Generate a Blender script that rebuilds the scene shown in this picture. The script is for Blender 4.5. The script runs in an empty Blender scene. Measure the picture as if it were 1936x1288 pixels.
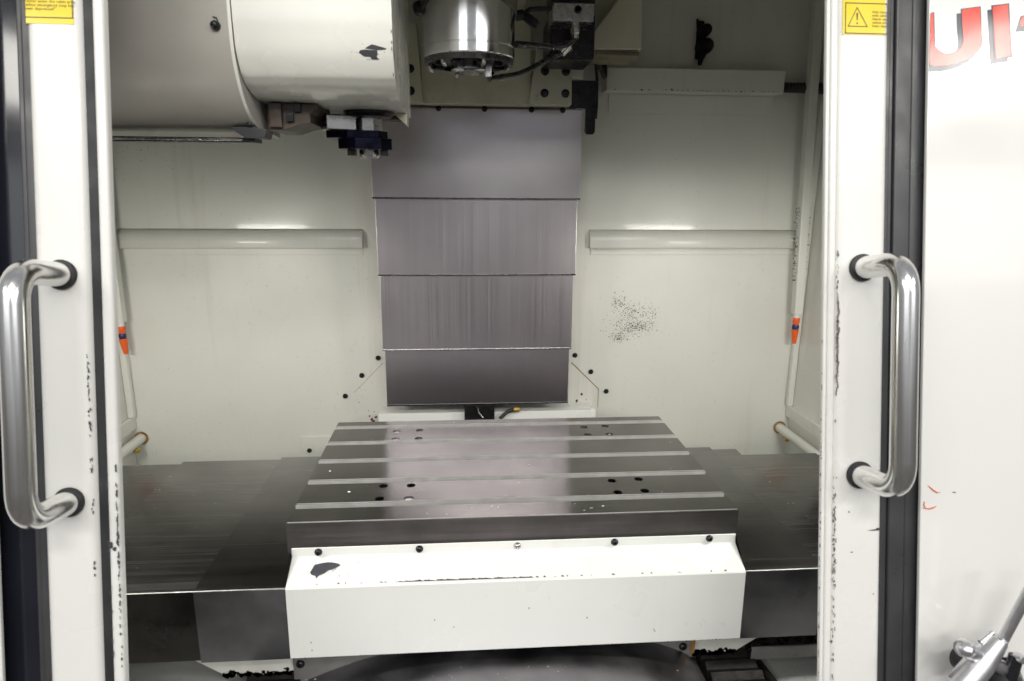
import bpy, bmesh, math, random
from mathutils import Vector, Matrix

# ------------------------------------------------------------------ camera, world, lamps, exposure
scene = bpy.context.scene
COL = scene.collection
CAM = Vector((-.0941, -1.0618, .5726)); YAW, PITCH, ROLL, FPX = .0761, .2314, .0071, 1237.14
_f = Vector((math.sin(YAW)*math.cos(PITCH), math.cos(YAW)*math.cos(PITCH), -math.sin(PITCH)))
_r0 = Vector((math.cos(YAW), -math.sin(YAW), 0)); _u0 = _r0.cross(_f)
_r = _r0*math.cos(ROLL) + _u0*math.sin(ROLL); _u = -_r0*math.sin(ROLL) + _u0*math.cos(ROLL)
cam = bpy.data.objects.new('camera', bpy.data.cameras.new('camera')); COL.objects.link(cam)
cam.matrix_world = Matrix(((_r.x, _u.x, -_f.x, CAM.x), (_r.y, _u.y, -_f.y, CAM.y), (_r.z, _u.z, -_f.z, CAM.z), (0, 0, 0, 1)))
cam.data.sensor_width = 36; cam.data.lens = 36*FPX/1936
cam.data.clip_start = .02; cam.data.clip_end = 60
cam.data.dof.use_dof = True; cam.data.dof.focus_distance = 1.75; cam.data.dof.aperture_fstop = 8
scene.camera = cam

K1, K2, K3, KW, KI = .36, .48, 1.3, .35, .275
world = bpy.data.worlds.new('World'); scene.world = world; world.use_nodes = True
wn = world.node_tree.nodes; wl = world.node_tree.links
bg = wn['Background']; bg.inputs[1].default_value = KW
# a workshop around the machine: dark concrete floor below, pale walls and ceiling above
tcw = wn.new('ShaderNodeTexCoord'); sxyz = wn.new('ShaderNodeSeparateXYZ'); rw = wn.new('ShaderNodeValToRGB')
wl.new(tcw.outputs['Generated'], sxyz.inputs[0]); wl.new(sxyz.outputs['Z'], rw.inputs[0]); wl.new(rw.outputs[0], bg.inputs[0])
rw.color_ramp.elements[0].position = 0.0; rw.color_ramp.elements[0].color = (.42, .40, .38, 1)
rw.color_ramp.elements[1].position = .10; rw.color_ramp.elements[1].color = (1.0, 1.04, 1.08, 1)

def lamp(name, loc, target, sx, sy, power, col=(1, .97, .91)):
    l = bpy.data.lights.new(name, 'AREA'); l.shape = 'RECTANGLE'; l.size = sx; l.size_y = sy
    l.energy = power; l.color = col
    o = bpy.data.objects.new(name, l); COL.objects.link(o); o.location = loc
    o.rotation_euler = (Vector(target)-Vector(loc)).to_track_quat('-Z', 'Y').to_euler()
    return o
# rows of workshop ceiling fixtures in front of the machine
for x in (-2.4, 2.4):
    lamp('ceiling_lamp', (x, -2.75, 2.2), (x*.05, .3, .2), 1.2, .34, 62*K1)
for x in (-1.1, 0, 1.1):
    lamp('ceiling_lamp', (x, -3.6 if x else -2.4, 2.3), (x*.6, -.6, .1), 1.2, .30, 62*K2)
for x, w in ((-3.2, 5.0), (4.3, 4.6)):                     # area lamps added far behind the camera for bright bands in the metal
    lamp('reflection_lamp', (x, -6.2, 2.55), (x*.9, 0, 2.2), w, 1.3, 28*K3, (.97, .98, 1))
# two tube lamps added unseen behind the doors to brighten the back wall
lamp('fill_lamp', (-.84, -.135, .40), (-.50, .85, -.06), .38, .03, 20*KI, (1, .985, .90))
lamp('fill_lamp', (.73, -.135, .40), (.45, .85, -.06), .38, .03, 20*KI, (1, .985, .90))
scene.view_settings.view_transform = 'Standard'; scene.view_settings.look = 'None'
scene.view_settings.gamma = 1; scene.view_settings.exposure = 0
scene.cycles.use_denoising = True
scene.cycles.max_bounces = 6; scene.cycles.use_adaptive_sampling = True; scene.cycles.adaptive_threshold = .02
scene.cycles.sample_clamp_indirect = 6

# ------------------------------------------------------------------ helpers
rnd = random.Random(7)
def ray(px, py): return _f + _r*((px-968)/FPX) - _u*((py-644)/FPX)
def at(px, py, ax, v):
    d = ray(px, py); return CAM + d*((v-CAM[ax])/d[ax])
LEAN = math.radians(11)
DO = Vector((0, -.30, .3)); DH = Vector((0, math.sin(LEAN), math.cos(LEAN))); DN = Vector((0, -math.cos(LEAN), math.sin(LEAN)))
def on_door(px, py, d=0):
    "picture point to (s, h) on the leaning front plane"
    r_ = ray(px, py); P = CAM + r_*(((DO+DN*d)-CAM).dot(DN)/r_.dot(DN)) - DO
    return P.x, P.dot(DH)

def mat(name, col, rough=.5, metal=0, var=.08, vscale=6, bump=.0, bscale=60, streak=None, coat=0, aniso=0,
        dirt=None, dirt_amt=.0, dirt_scale=30, col2=None, spec=.5, tangent=None, rvar=.1, sc_=.16, drip=None, drip_amt=0):
    m = bpy.data.materials.new(name); m.use_nodes = True
    nt = m.node_tree; N = nt.nodes; L = nt.links; b = N['Principled BSDF']
    tc = N.new('ShaderNodeTexCoord')
    def noise(scale, detail=4, vec=None, rg=.55):
        n = N.new('ShaderNodeTexNoise'); n.inputs['Scale'].default_value = scale; n.inputs['Detail'].default_value = detail
        n.inputs['Roughness'].default_value = rg
        L.new(vec if vec else tc.outputs['Object'], n.inputs['Vector']); return n
    def stretched(s):
        mp = N.new('ShaderNodeMapping'); mp.inputs['Scale'].default_value = s; L.new(tc.outputs['Object'], mp.inputs['Vector']); return mp.outputs[0]
    def ramp(fac, p0, p1, c0=(0, 0, 0, 1), c1=(1, 1, 1, 1)):
        r = N.new('ShaderNodeValToRGB'); r.color_ramp.elements[0].position = p0; r.color_ramp.elements[1].position = p1
        r.color_ramp.elements[0].color = c0; r.color_ramp.elements[1].color = c1; L.new(fac, r.inputs[0]); return r
    def mix(f, a, b_, mode='MIX'):
        x = N.new('ShaderNodeMix'); x.data_type = 'RGBA'; x.blend_type = mode
        for sock, v in ((x.inputs['Factor'], f), (x.inputs['A'], a), (x.inputs['B'], b_)):
            if hasattr(v, 'is_linked'): L.new(v, sock)
            else: sock.default_value = v
        return x.outputs['Result']
    c = tuple(col)+(1,)
    lo = tuple(max(0, k*(1-var*1.4)) for k in col)+(1,); hi = tuple(min(1, k*(1+var)) for k in col)+(1,)
    if col2: lo = tuple(col2)+(1,)
    cur = ramp(noise(vscale, 5).outputs[0], .3, .7, lo, hi).outputs[0]
    rsrc = noise(vscale*2.3, 4).outputs[0]
    if streak:
        s = noise(1, 6, stretched(streak), .7).outputs[0]
        k = ramp(s, .3, .72, (1-sc_,)*3+(1,), (1+sc_*.3,)*3+(1,)).outputs[0]
        cur = mix(1.0, cur, k, 'MULTIPLY')
        rsrc = s
    if drip:
        s = noise(1, 4, stretched((22, 22, 1.1)), .6).outputs[0]
        cur = mix(ramp(s, .58, .78, (0, 0, 0, 1), (drip_amt,)*3+(1,)).outputs[0], cur, tuple(drip)+(1,))
    if dirt:
        n1 = noise(dirt_scale, 6, None, .7).outputs[0]; n2 = noise(3.1, 3).outputs[0]
        d1 = ramp(n1, .60, .72); d2 = ramp(n2, .40, .65)
        mm = N.new('ShaderNodeMath'); mm.operation = 'MULTIPLY'; L.new(d1.outputs[0], mm.inputs[0]); L.new(d2.outputs[0], mm.inputs[1])
        m2 = N.new('ShaderNodeMath'); m2.operation = 'MULTIPLY'; L.new(mm.outputs[0], m2.inputs[0]); m2.inputs[1].default_value = dirt_amt
        cur = mix(m2.outputs[0], cur, tuple(dirt)+(1,))
    L.new(cur, b.inputs['Base Color'])
    mr = N.new('ShaderNodeMapRange'); mr.inputs['To Min'].default_value = max(.02, rough-rvar); mr.inputs['To Max'].default_value = min(1, rough+rvar)
    mr.inputs['From Min'].default_value = .3; mr.inputs['From Max'].default_value = .7
    L.new(rsrc, mr.inputs['Value']); L.new(mr.outputs[0], b.inputs['Roughness'])
    b.inputs['Metallic'].default_value = metal
    b.inputs['Specular IOR Level'].default_value = spec
    b.inputs['Coat Weight'].default_value = coat; b.inputs['Coat Roughness'].default_value = .08
    if aniso:
        b.inputs['Anisotropic'].default_value = aniso
        tg = N.new('ShaderNodeTangent'); tg.direction_type = 'RADIAL'; tg.axis = tangent or 'Z'; L.new(tg.outputs[0], b.inputs['Tangent'])
    if bump:
        bp = N.new('ShaderNodeBump'); bp.inputs['Strength'].default_value = bump; bp.inputs['Distance'].default_value = .002
        src = rsrc if streak else noise(bscale, 3).outputs[0]
        L.new(src, bp.inputs['Height']); L.new(bp.outputs[0], b.inputs['Normal'])
    return m

M = {}
M['wall'] = mat('interior_paint', (.715, .715, .66), .40, coat=.12, var=.05, vscale=2.2, bump=.06, bscale=140, dirt=(.22, .19, .12), dirt_amt=.36, dirt_scale=70, drip=(.46, .42, .31), drip_amt=.26)
M['white'] = mat('white_paint', (.80, .795, .765), .30, var=.03, vscale=3, bump=.03, bscale=220, coat=.25, dirt=(.45, .40, .30), dirt_amt=.16, dirt_scale=60)
M['guard'] = mat('guard_paint', (.83, .835, .81), .34, drip=(.66, .62, .50), drip_amt=.22, var=.025, vscale=4, bump=.04, bscale=200, coat=.1, dirt=(.45, .38, .25), dirt_amt=.12, dirt_scale=130)
M['panel'] = mat('panel_paint', (.80, .79, .765), .16, var=.02, vscale=2, bump=.015, bscale=300, coat=.5)
M['head'] = mat('casting_paint', (.56, .545, .425), .42, var=.12, vscale=9, bump=.10, bscale=60, dirt=(.10, .07, .03), dirt_amt=.8, dirt_scale=38)
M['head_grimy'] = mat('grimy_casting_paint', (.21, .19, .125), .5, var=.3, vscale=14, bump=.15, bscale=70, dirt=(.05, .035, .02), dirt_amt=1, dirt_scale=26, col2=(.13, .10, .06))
M['drum'] = mat('magazine_paint', (.43, .41, .375), .40, var=.08, vscale=4, bump=.05, bscale=90, dirt=(.22, .18, .12), dirt_amt=.4, dirt_scale=40)
M['ivory'] = mat('changer_paint', (.80, .795, .735), .24, var=.04, vscale=5, bump=.02, bscale=120, coat=.4, dirt=(.4, .34, .22), dirt_amt=.3, dirt_scale=45)
M['table'] = mat('ground_iron', (.185, .180, .172), .16, 1, var=.12, vscale=7, bump=.03, streak=(3, 260, 3), rvar=.06, dirt=(.16, .13, .10), dirt_amt=.4, dirt_scale=40)
M['table_front'] = mat('milled_iron', (.27, .25, .245), .36, 1, var=.16, vscale=9, bump=.05, streak=(4, 4, 240), rvar=.07)
M['slot'] = mat('slot_steel', (.64, .63, .62), .44, .55, var=.1, vscale=30, rvar=.08)
M['cover'] = mat('way_cover_steel', (.25, .245, .243), .24, 1, var=.14, vscale=5, bump=.02, streak=(1.1, 120, 120), sc_=.13, rvar=.05, dirt=(.10, .09, .07), dirt_amt=.5, dirt_scale=25)
M['cover_b'] = mat('way_cover_steel_worn', (.29, .285, .282), .24, 1, var=.12, vscale=5, bump=.02, streak=(1.0, 75, 75), sc_=.24, rvar=.09, dirt=(.10, .09, .07), dirt_amt=.4, dirt_scale=25)
M['cover_front'] = mat('way_cover_front', (.27, .265, .28), .38, 1, var=.25, vscale=6, rvar=.1, dirt=(.16, .10, .06), dirt_amt=.6, dirt_scale=22)
M['lip'] = mat('dull_tray_paint', (.20, .195, .19), .5, 0, var=.2, vscale=12, dirt=(.05, .045, .04), dirt_amt=.8, dirt_scale=30)
M['flank'] = mat('cream_casting_paint', (.74, .71, .57), .40, var=.06, vscale=6, bump=.05, bscale=60, dirt=(.3, .24, .14), dirt_amt=.5, dirt_scale=40)
M['edge_dull'] = mat('bent_edge_steel', (.30, .30, .30), .42, 1, var=.2, vscale=30)
M['edge'] = mat('edge_highlight', (.82, .81, .79), .34, 1, var=.05, vscale=60)  # bright bevel colour paints in the highlight along the table's edges
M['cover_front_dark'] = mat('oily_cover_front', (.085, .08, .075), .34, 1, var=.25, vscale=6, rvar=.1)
M['satin'] = mat('satin_aluminium', (.74, .74, .76), .36, 1, var=.05, vscale=20, rvar=.05)
M['collar'] = mat('greasy_collar', (.10, .075, .055), .5, 0, var=.4, vscale=25, bump=.2, dirt=(.02, .015, .01), dirt_amt=1, dirt_scale=30)
M['bracket'] = mat('grimy_bracket_paint', (.07, .052, .040), .5, 0, var=.3, vscale=18, bump=.2, dirt=(.04, .025, .02), dirt_amt=1, dirt_scale=30, col2=(.035, .022, .017))
M['column'] = mat('brushed_stainless', (.57, .54, .565), .31, 1, var=.09, vscale=3, bump=.03, streak=(420, 420, 1.2), sc_=.09, rvar=.04, col2=(.50, .455, .495))  # slight purple in the base colour stands in for a reflection
M['column_plain'] = mat('satin_stainless', (.57, .55, .565), .30, 1, var=.07, vscale=3, rvar=.015, col2=(.51, .465, .50))  # same purple reflection tint mixed into the steel colour
M['spindle'] = mat('polished_steel', (.80, .79, .78), .14, 1, var=.05, vscale=20, rvar=.05, dirt=(.3, .25, .22), dirt_amt=.5, dirt_scale=120)
M['chrome'] = mat('handle_stainless', (.80, .79, .78), .20, 1, var=.04, vscale=8, rvar=.05, streak=(200, 200, 2), bump=.004)
M['steel'] = mat('bare_steel', (.55, .54, .54), .26, 1, var=.08, vscale=30, rvar=.08)
M['darksteel'] = mat('dark_steel', (.12, .115, .12), .3, 1, var=.2, vscale=30)
M['oxide'] = mat('black_oxide', (.028, .028, .032), .32, .6, var=.2, vscale=40)
M['rubber'] = mat('black_rubber', (.022, .022, .025), .55, 0, var=.2, vscale=15, bump=.05)
M['gasket'] = mat('window_gasket', (.045, .046, .05), .36, 0, var=.2, vscale=9, bump=.03, bscale=120)
M['glass'] = mat('dark_window', (.012, .013, .020), .12, 0, var=.2, vscale=5, rvar=.04)
M['grime'] = mat('black_grease', (.010, .009, .008), .55, 0, spec=.25, var=.5, vscale=40, bump=.6, bscale=90)
M['chip'] = mat('exposed_primer', (.055, .055, .068), .5, 0, var=.15, vscale=60)
M['chip_brown'] = mat('exposed_primer_brown', (.20, .15, .14), .6, 0, var=.2, vscale=80)
M['soot'] = mat('black_speckle', (.03, .03, .03), .7, 0)
M['redpaint'] = mat('dried_red_paint', (.13, .018, .016), .5, 0, var=.4, vscale=90)
M['rust'] = mat('rust_line', (.30, .16, .05), .7, 0, var=.4, vscale=60)
M['orange'] = mat('orange_plastic', (.85, .13, .02), .35, 0, var=.04, vscale=30)
M['blue'] = mat('navy_plastic', (.02, .03, .12), .35, 0, var=.05, vscale=30)
M['brass'] = mat('yellow_brass', (.52, .36, .08), .38, .5, var=.2, vscale=60)
M['red'] = mat('red_vinyl', (.80, .05, .022), .20, 0, var=.02, vscale=5, coat=.4)
M['ink'] = mat('black_vinyl', (.022, .022, .045), .22, 0, var=.02, vscale=5, coat=.4)
M['yellow'] = mat('yellow_label', (.88, .66, .03), .22, 0, var=.02, vscale=8, coat=.4)
M['print'] = mat('black_print', (.04, .035, .02), .4, 0)
M['swarf'] = mat('metal_chip', (.75, .70, .62), .35, .7, var=.2, vscale=90)
M['floorpan'] = mat('sump_paint', (.50, .51, .50), .45, 0, var=.08, vscale=5, dirt=(.08, .07, .06), dirt_amt=.8, dirt_scale=60)
M['bluesteel'] = mat('blued_steel', (.008, .009, .022), .28, .9, var=.2, vscale=20)
M['orangemark'] = mat('orange_wax', (.75, .16, .05), .6, 0)

def bm_(): return bmesh.new()
def box(bm, x0, x1, y0, y1, z0, z1, bev=0, seg=2):
    b = bmesh.new()
    vs = [b.verts.new((x, y, z)) for x in (x0, x1) for y in (y0, y1) for z in (z0, z1)]
    for q in ((0, 1, 3, 2), (4, 6, 7, 5), (0, 4, 5, 1), (2, 3, 7, 6), (0, 2, 6, 4), (1, 5, 7, 3)): b.faces.new([vs[i] for i in q])
    bmesh.ops.recalc_face_normals(b, faces=b.faces)
    if bev: bmesh.ops.bevel(b, geom=list(b.edges), offset=bev, segments=seg, affect='EDGES', profile=.5)
    merge(bm, b)
def merge(bm, b):
    me = bpy.data.meshes.new('t'); b.to_mesh(me); b.free(); bm.from_mesh(me); bpy.data.meshes.remove(me)
def prism(bm, pts, axis, a, b_, bev=0, seg=2):
    "closed 2D outline swept along an axis: axis x takes (y,z), y takes (x,z), z takes (x,y)"
    def P(p, t): return {'x': (t, p[0], p[1]), 'y': (p[0], t, p[1]), 'z': (p[0], p[1], t)}[axis]
    b = bmesh.new(); n = len(pts)
    A = [b.verts.new(P(p, a)) for p in pts]; B = [b.verts.new(P(p, b_)) for p in pts]
    b.faces.new(A); b.faces.new(B[::-1])
    for i in range(n): b.faces.new((A[i], B[i], B[(i+1) % n], A[(i+1) % n]))
    bmesh.ops.recalc_face_normals(b, faces=b.faces)
    if bev: bmesh.ops.bevel(b, geom=list(b.edges), offset=bev, segments=seg, affect='EDGES', profile=.5)
    merge(bm, b)
def sheet(bm, line, axis, a, b_, th):
    "open 2D polyline given thickness th and swept: bent sheet metal"
    n = len(line); off = []
    for i in range(n):
        p0 = Vector(line[max(0, i-1)]); p1 = Vector(line[min(n-1, i+1)]); t = (p1-p0).normalized()
        off.append((line[i][0]-t.y*th, line[i][1]+t.x*th))
    prism(bm, list(line)+off[::-1], axis, a, b_)
def lathe(bm, prof, c, axis='z', seg=32, cap=True, arc=None):
    "profile of (radius, height) turned about an axis through c"
    b = bmesh.new(); rings = []
    for r, h in prof:
        ring = []
        for k in range(seg):
            t = 2*math.pi*k/seg; u, v = r*math.cos(t), r*math.sin(t)
            p = {'z': (u, v, h), 'y': (u, h, v), 'x': (h, u, v)}[axis]
            ring.append(b.verts.new((c[0]+p[0], c[1]+p[1], c[2]+p[2])))
        rings.append(ring)
    for i in range(len(rings)-1):
        for k in range(seg): b.faces.new((rings[i][k], rings[i][(k+1) % seg], rings[i+1][(k+1) % seg], rings[i+1][k]))
    if cap: b.faces.new(rings[0]); b.faces.new(rings[-1][::-1])
    bmesh.ops.recalc_face_normals(b, faces=b.faces); merge(bm, b)
def rounded(path, rad, seg=6):
    out = [Vector(path[0])]
    for i in range(1, len(path)-1):
        a, p, c = Vector(path[i-1]), Vector(path[i]), Vector(path[i+1])
        d0 = (a-p); d1 = (c-p); r = min(rad, d0.length*.45, d1.length*.45)
        s, e = p+d0.normalized()*r, p+d1.normalized()*r
        for k in range(seg+1):
            t = k/seg; out.append(s*(1-t)**2 + p*2*t*(1-t) + e*t*t)
    out.append(Vector(path[-1])); return out
def tube(bm, path, r, seg=16, cap=True):
    b = bmesh.new(); path = [Vector(p) for p in path]; rings = []; nrm = None
    for i, p in enumerate(path):
        t = (path[min(i+1, len(path)-1)]-path[max(0, i-1)]).normalized()
        if nrm is None: nrm = t.orthogonal().normalized()
        else: nrm = (nrm-t*nrm.dot(t)).normalized()
        bi = t.cross(nrm); rr = r[i] if isinstance(r, (list, tuple)) else r
        rings.append([b.verts.new(p+(nrm*math.cos(2*math.pi*k/seg)+bi*math.sin(2*math.pi*k/seg))*rr) for k in range(seg)])
    for i in range(len(rings)-1):
        for k in range(seg): b.faces.new((rings[i][k], rings[i][(k+1) % seg], rings[i+1][(k+1) % seg], rings[i+1][k]))
    if cap: b.faces.new(rings[0]); b.faces.new(rings[-1][::-1])
    bmesh.ops.recalc_face_normals(b, faces=b.faces); merge(bm, b)
def poly(bm, pts, th=None):
    "flat polygon from 3D points; th is an extrusion vector"
    b = bmesh.new(); A = [b.verts.new(p) for p in pts]
    if th is None: b.faces.new(A)
    else:
        B = [b.verts.new(Vector(p)+Vector(th)) for p in pts]; n = len(A)
        b.faces.new(A); b.faces.new(B[::-1])
        for i in range(n): b.faces.new((A[i], B[i], B[(i+1) % n], A[(i+1) % n]))
    bmesh.ops.triangulate(b, faces=[f for f in b.faces if len(f.verts) > 4])
    bmesh.ops.recalc_face_normals(b, faces=b.faces); merge(bm, b)
def blob(c, u, v, ru, rv, n=9, rough=.45, r=None):
    r = r or rnd; out = []
    for k in range(n):
        t = 2*math.pi*k/n; q = 1-rough*r.random()
        out.append(Vector(c)+Vector(u)*(ru*q*math.cos(t))+Vector(v)*(rv*q*math.sin(t)))
    return out
def obj(name, bm, m, parent=None, smooth=True, local=False, ang=40):
    me = bpy.data.meshes.new(name); bm.to_mesh(me); bm.free()
    if smooth:
        me.shade_smooth()
        me.set_sharp_from_angle(angle=math.radians(ang))
    me.materials.append(M[m] if isinstance(m, str) else m)
    o = bpy.data.objects.new(name, me); COL.objects.link(o)
    if smooth:
        if ang < 50:
            wm = o.modifiers.new('wn', 'WEIGHTED_NORMAL'); wm.keep_sharp = True; wm.weight = 50
    if parent:
        o.parent = parent
        if not local and parent.type == 'EMPTY': o.location = -parent.location
    return o
def thing(name, label, cat, loc=(0, 0, 0), group=None, rot=None):
    o = bpy.data.objects.new(name, None); COL.objects.link(o); o.location = loc; o.empty_display_size = .05
    o['label'] = label; o['category'] = cat
    if group: o['group'] = group
    if rot: o.rotation_euler = rot
    return o
def tag(o, label, cat, group=None):
    o['label'] = label; o['category'] = cat
    if group: o['group'] = group
    return o
def struct(o, label=None):
    o['kind'] = 'structure'
    if label: o['label'] = label
    return o
def bolt(parent, c, r, axis, m='oxide', h=None, local=False, name='bolt'):
    "button-head socket screw; axis is '-y' or 'z'"
    h = h or r*.7; b = bm_()
    prof = [(r, 0), (r*.98, h*.3), (r*.82, h*.72), (r*.5, h), (r*.46, h), (r*.42, h*.45), (.0001, h*.45)]
    if axis == '-y': lathe(b, [(a, -k) for a, k in prof], c, 'y', 14)
    else: lathe(b, prof, c, 'z', 14)
    return obj(name, b, m, parent, local=local)
def glyphs(text, size, m, parent, loc, name='lettering', shear=0):
    cu = bpy.data.curves.new('t', 'FONT'); cu.body = text; cu.size = size; cu.extrude = .00012; cu.resolution_u = 2; cu.shear = shear
    t = bpy.data.objects.new('t', cu); COL.objects.link(t)
    me = bpy.data.meshes.new_from_object(t.evaluated_get(bpy.context.evaluated_depsgraph_get()))
    bpy.data.objects.remove(t); bpy.data.curves.remove(cu)
    for v in me.vertices: v.co = (v.co.x+loc[0], loc[1]-v.co.z, v.co.y+loc[2])
    me.materials.clear(); me.materials.append(M[m])
    o = bpy.data.objects.new(name, me); COL.objects.link(o); o.parent = parent; return o

# ------------------------------------------------------------------ the enclosure (setting)
WY, XL, XR, ZF = .85, -1.078, .942, -.36
b = bm_(); box(b, XL-.02, XR+.02, WY, WY+.02, ZF-.05, 1.55)
wall_back = struct(obj('wall_back', b, 'wall'), 'pale grey-green painted back wall of the enclosure')
b = bm_(); box(b, XL-.02, XL, -.26, WY-.001, ZF-.05, 1.55)
wall_left = struct(obj('wall_left', b, 'wall'), 'pale painted left side wall of the enclosure')
b = bm_(); box(b, XR, XR+.02, -.26, WY-.001, ZF-.05, 1.55)
wall_right = struct(obj('wall_right', b, 'wall'), 'pale painted right side wall of the enclosure')
b = bm_(); box(b, XL-.02, XR+.02, -.12, WY+.02, 1.551, 1.57)
struct(obj('ceiling', b, 'wall'), 'sheet metal roof of the enclosure')
b = bm_(); box(b, XL+.001, XR-.001, -.40, WY-.001, ZF-.02, ZF)
floor = struct(obj('floor', b, 'floorpan'), 'light grey sump floor speckled with chips')
# side wall trims
for side, X, w in (('l', XL, wall_left), ('r', XR, wall_right)):
    s = 1 if side == 'l' else -1
    b = bm_(); box(b, min(X, X+s*.014), max(X, X+s*.014), -.2, WY-.001, -.135, -.098, .003); obj('wall_rail', b, 'wall', w)
    b = bm_(); box(b, min(X, X+s*.020), max(X, X+s*.020), WY-.022, WY-.001, -.098, 1.2, .006); obj('corner_trim', b, 'wall', w)
    # window frame sunk in the side wall
    y0, y1, z0, z1 = .02, .62, .02, .50
    for (ya, yb, za, zb) in ((y0, y1, z0, z0+.03), (y0, y1, z1-.03, z1), (y0, y0+.03, z0+.03, z1-.03), (y1-.03, y1, z0+.03, z1-.03)):
        b = bm_(); box(b, min(X, X+s*.012), max(X, X+s*.012), ya, yb, za, zb, .002); obj('window_frame', b, 'wall', w)
    b = bm_(); box(b, min(X+s*.001, X+s*.004), max(X+s*.001, X+s*.004), y0+.03, y1-.03, z0+.03, z1-.03); obj('pane', b, 'gasket', w)

# speckled soot patch, red spots and stray specks on the back wall
b = bm_()
def fleck(b, c, r, u=(1, 0, 0), v=(0, 0, 1), off=(0, -.0004, 0), n=5):
    poly(b, [p+Vector(off) for p in blob(c, u, v, r*rnd.uniform(.6, 1.6), r*rnd.uniform(.6, 1.3), n)])
clusters = [((1170, 570), 14, 12, 90), ((1195, 590), 28, 18, 170), ((1170, 638), 12, 8, 120), ((1205, 618), 24, 10, 220), ((1185, 615), 30, 26, 200), ((1232, 600), 10, 25, 60)]
for (cx, cy), sx, sy, n in clusters:
    for _ in range(int(n*1.6)):
        p = at(rnd.gauss(cx, sx*.62), rnd.gauss(cy, sy*.62), 1, WY); fleck(b, p, rnd.choice((.0006, .0008, .0011, .0018)), n=4)
o = obj('soot_speckles', b, 'soot', wall_back, False); o['kind'] = 'stuff'; o['label'] = 'patch of fine black speckles on the back wall'
b = bm_()
for _ in range(150):
    p = at(rnd.uniform(215, 1500), rnd.uniform(270, 860), 1, WY); fleck(b, p, rnd.uniform(.0005, .0013), n=4)
for _ in range(60):
    p = at(rnd.uniform(215, 330), rnd.triangular(262, 340, 268), 1, WY); fleck(b, p, rnd.uniform(.0006, .0016), n=4)
for _ in range(40):
    p = at(rnd.uniform(735, 1110), rnd.uniform(765, 785), 1, WY); fleck(b, p, rnd.uniform(.0008, .0025), n=5)
o = obj('stray_specks', b, 'soot', wall_back, False); o['kind'] = 'stuff'
b = bm_()
for px, py, r in ((1099, 745, .006), (1090, 757, .005), (1097, 762, .003), (1103, 763, .003), (1085, 768, .006), (1078, 770, .004), (1108, 755, .002),
                  (703, 792, .006), (711, 788, .005), (707, 797, .007), (722, 783, .003), (679, 760, .002), (697, 776, .002), (708, 778, .002), (699, 786, .003), (723, 779, .002)):
    p = at(px, py, 1, WY); poly(b, [q+Vector((0, -.0034, 0)) for q in blob(p, (1, 0, 0), (0, 0, 1), r, r*1.2, 11, .6)])
o = obj('red_paint_spots', b, 'redpaint', wall_back, False); o['kind'] = 'stuff'; o['label'] = 'dark red dried spots low on the back wall'

# base plate with bolts behind the column
bp = thing('base_plate', 'pale trapezoid cover plate with dark bolts low on the back wall', 'plate', (-.05, WY, -.3))
def wx(px, py): q = at(px, py, 1, WY); return (q.x, q.z)
out = [wx(724, 686), wx(670, 742), (wx(670, 742)[0], -.30), (wx(1131, 735)[0], -.30), wx(1131, 735), wx(1080, 685)]
b = bm_(); prism(b, out, 'y', WY-.0025, WY+.001); obj('plate', b, 'wall', bp)
b = bm_()
def strip(b, p, q, w, y):
    p, q = Vector((p[0], y, p[1])), Vector((q[0], y, q[1])); d = (q-p).normalized(); n = Vector((-d.z, 0, d.x))*w
    poly(b, [p-n, q-n*.7, q+n*.7, p+n])
strip(b, out[5], out[4], .0016, WY-.0031); strip(b, out[4], (out[4][0], out[4][1]-.06), .001, WY-.0031); strip(b, out[0], out[1], .0007, WY-.0031)
obj('rust_seam', b, 'rust', bp, False)['kind'] = 'stuff'
for px, py in ((715, 677), (684, 710), (653, 749), (1087, 672), (1117, 703), (1146, 740)):
    bolt(bp, at(px, py, 1, WY-.002), .0078, '-y')
# small rectangular flap lower left
fl = thing('access_flap', 'small pale rectangular flap with one bolt left of the table', 'flap', (-.55, WY, -.24))
a0 = at(570, 826, 1, WY); b = bm_(); box(b, a0.x, a0.x+.16, WY-.006, WY+.001, a0.z-.085, a0.z, .001); obj('plate', b, 'wall', fl)
bolt(fl, at(585, 852, 1, WY-.006), .0075, '-y')
# ledge strip under the column cover
b = bm_(); box(b, -.345, .30, .775, WY-.003, -.12, -.078, .002)
tag(obj('base_ledge', b, 'guard'), 'white ledge along the wall just under the column cover', 'ledge')

# rounded drip ledges across the back wall
for (xa, xb, lab) in ((at(226, 455, 1, WY).x, at(687, 455, 1, WY).x, 'pale rounded ledge on the back wall left of the column cover'),
                      (at(1113, 455, 1, WY).x, at(1503, 455, 1, WY).x, 'pale rounded ledge on the back wall right of the column cover')):
    t = thing('wall_ledge', lab, 'ledge', ((xa+xb)/2, WY, .38), 'ledges on the back wall')
    z0, z1 = .380, .452
    pr = [(WY+.001, z0+.017), (WY-.020, z0+.017), (WY-.0235, z0+.019), (WY-.025, z0+.024), (WY-.0245, z0+.042), (WY-.0225, z0+.051), (WY-.018, z0+.059), (WY-.011, z0+.065), (WY+.001, z1)]
    b = bm_(); prism(b, pr, 'x', xa, xb, .0008, 1); obj('hood', b, 'wall', t, ang=60)
    b = bm_(); box(b, xa+.006, xb-.002, WY-.004, WY+.001, z0-.002, z0+.0165, .001); obj('flange', b, 'wall', t)

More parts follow.
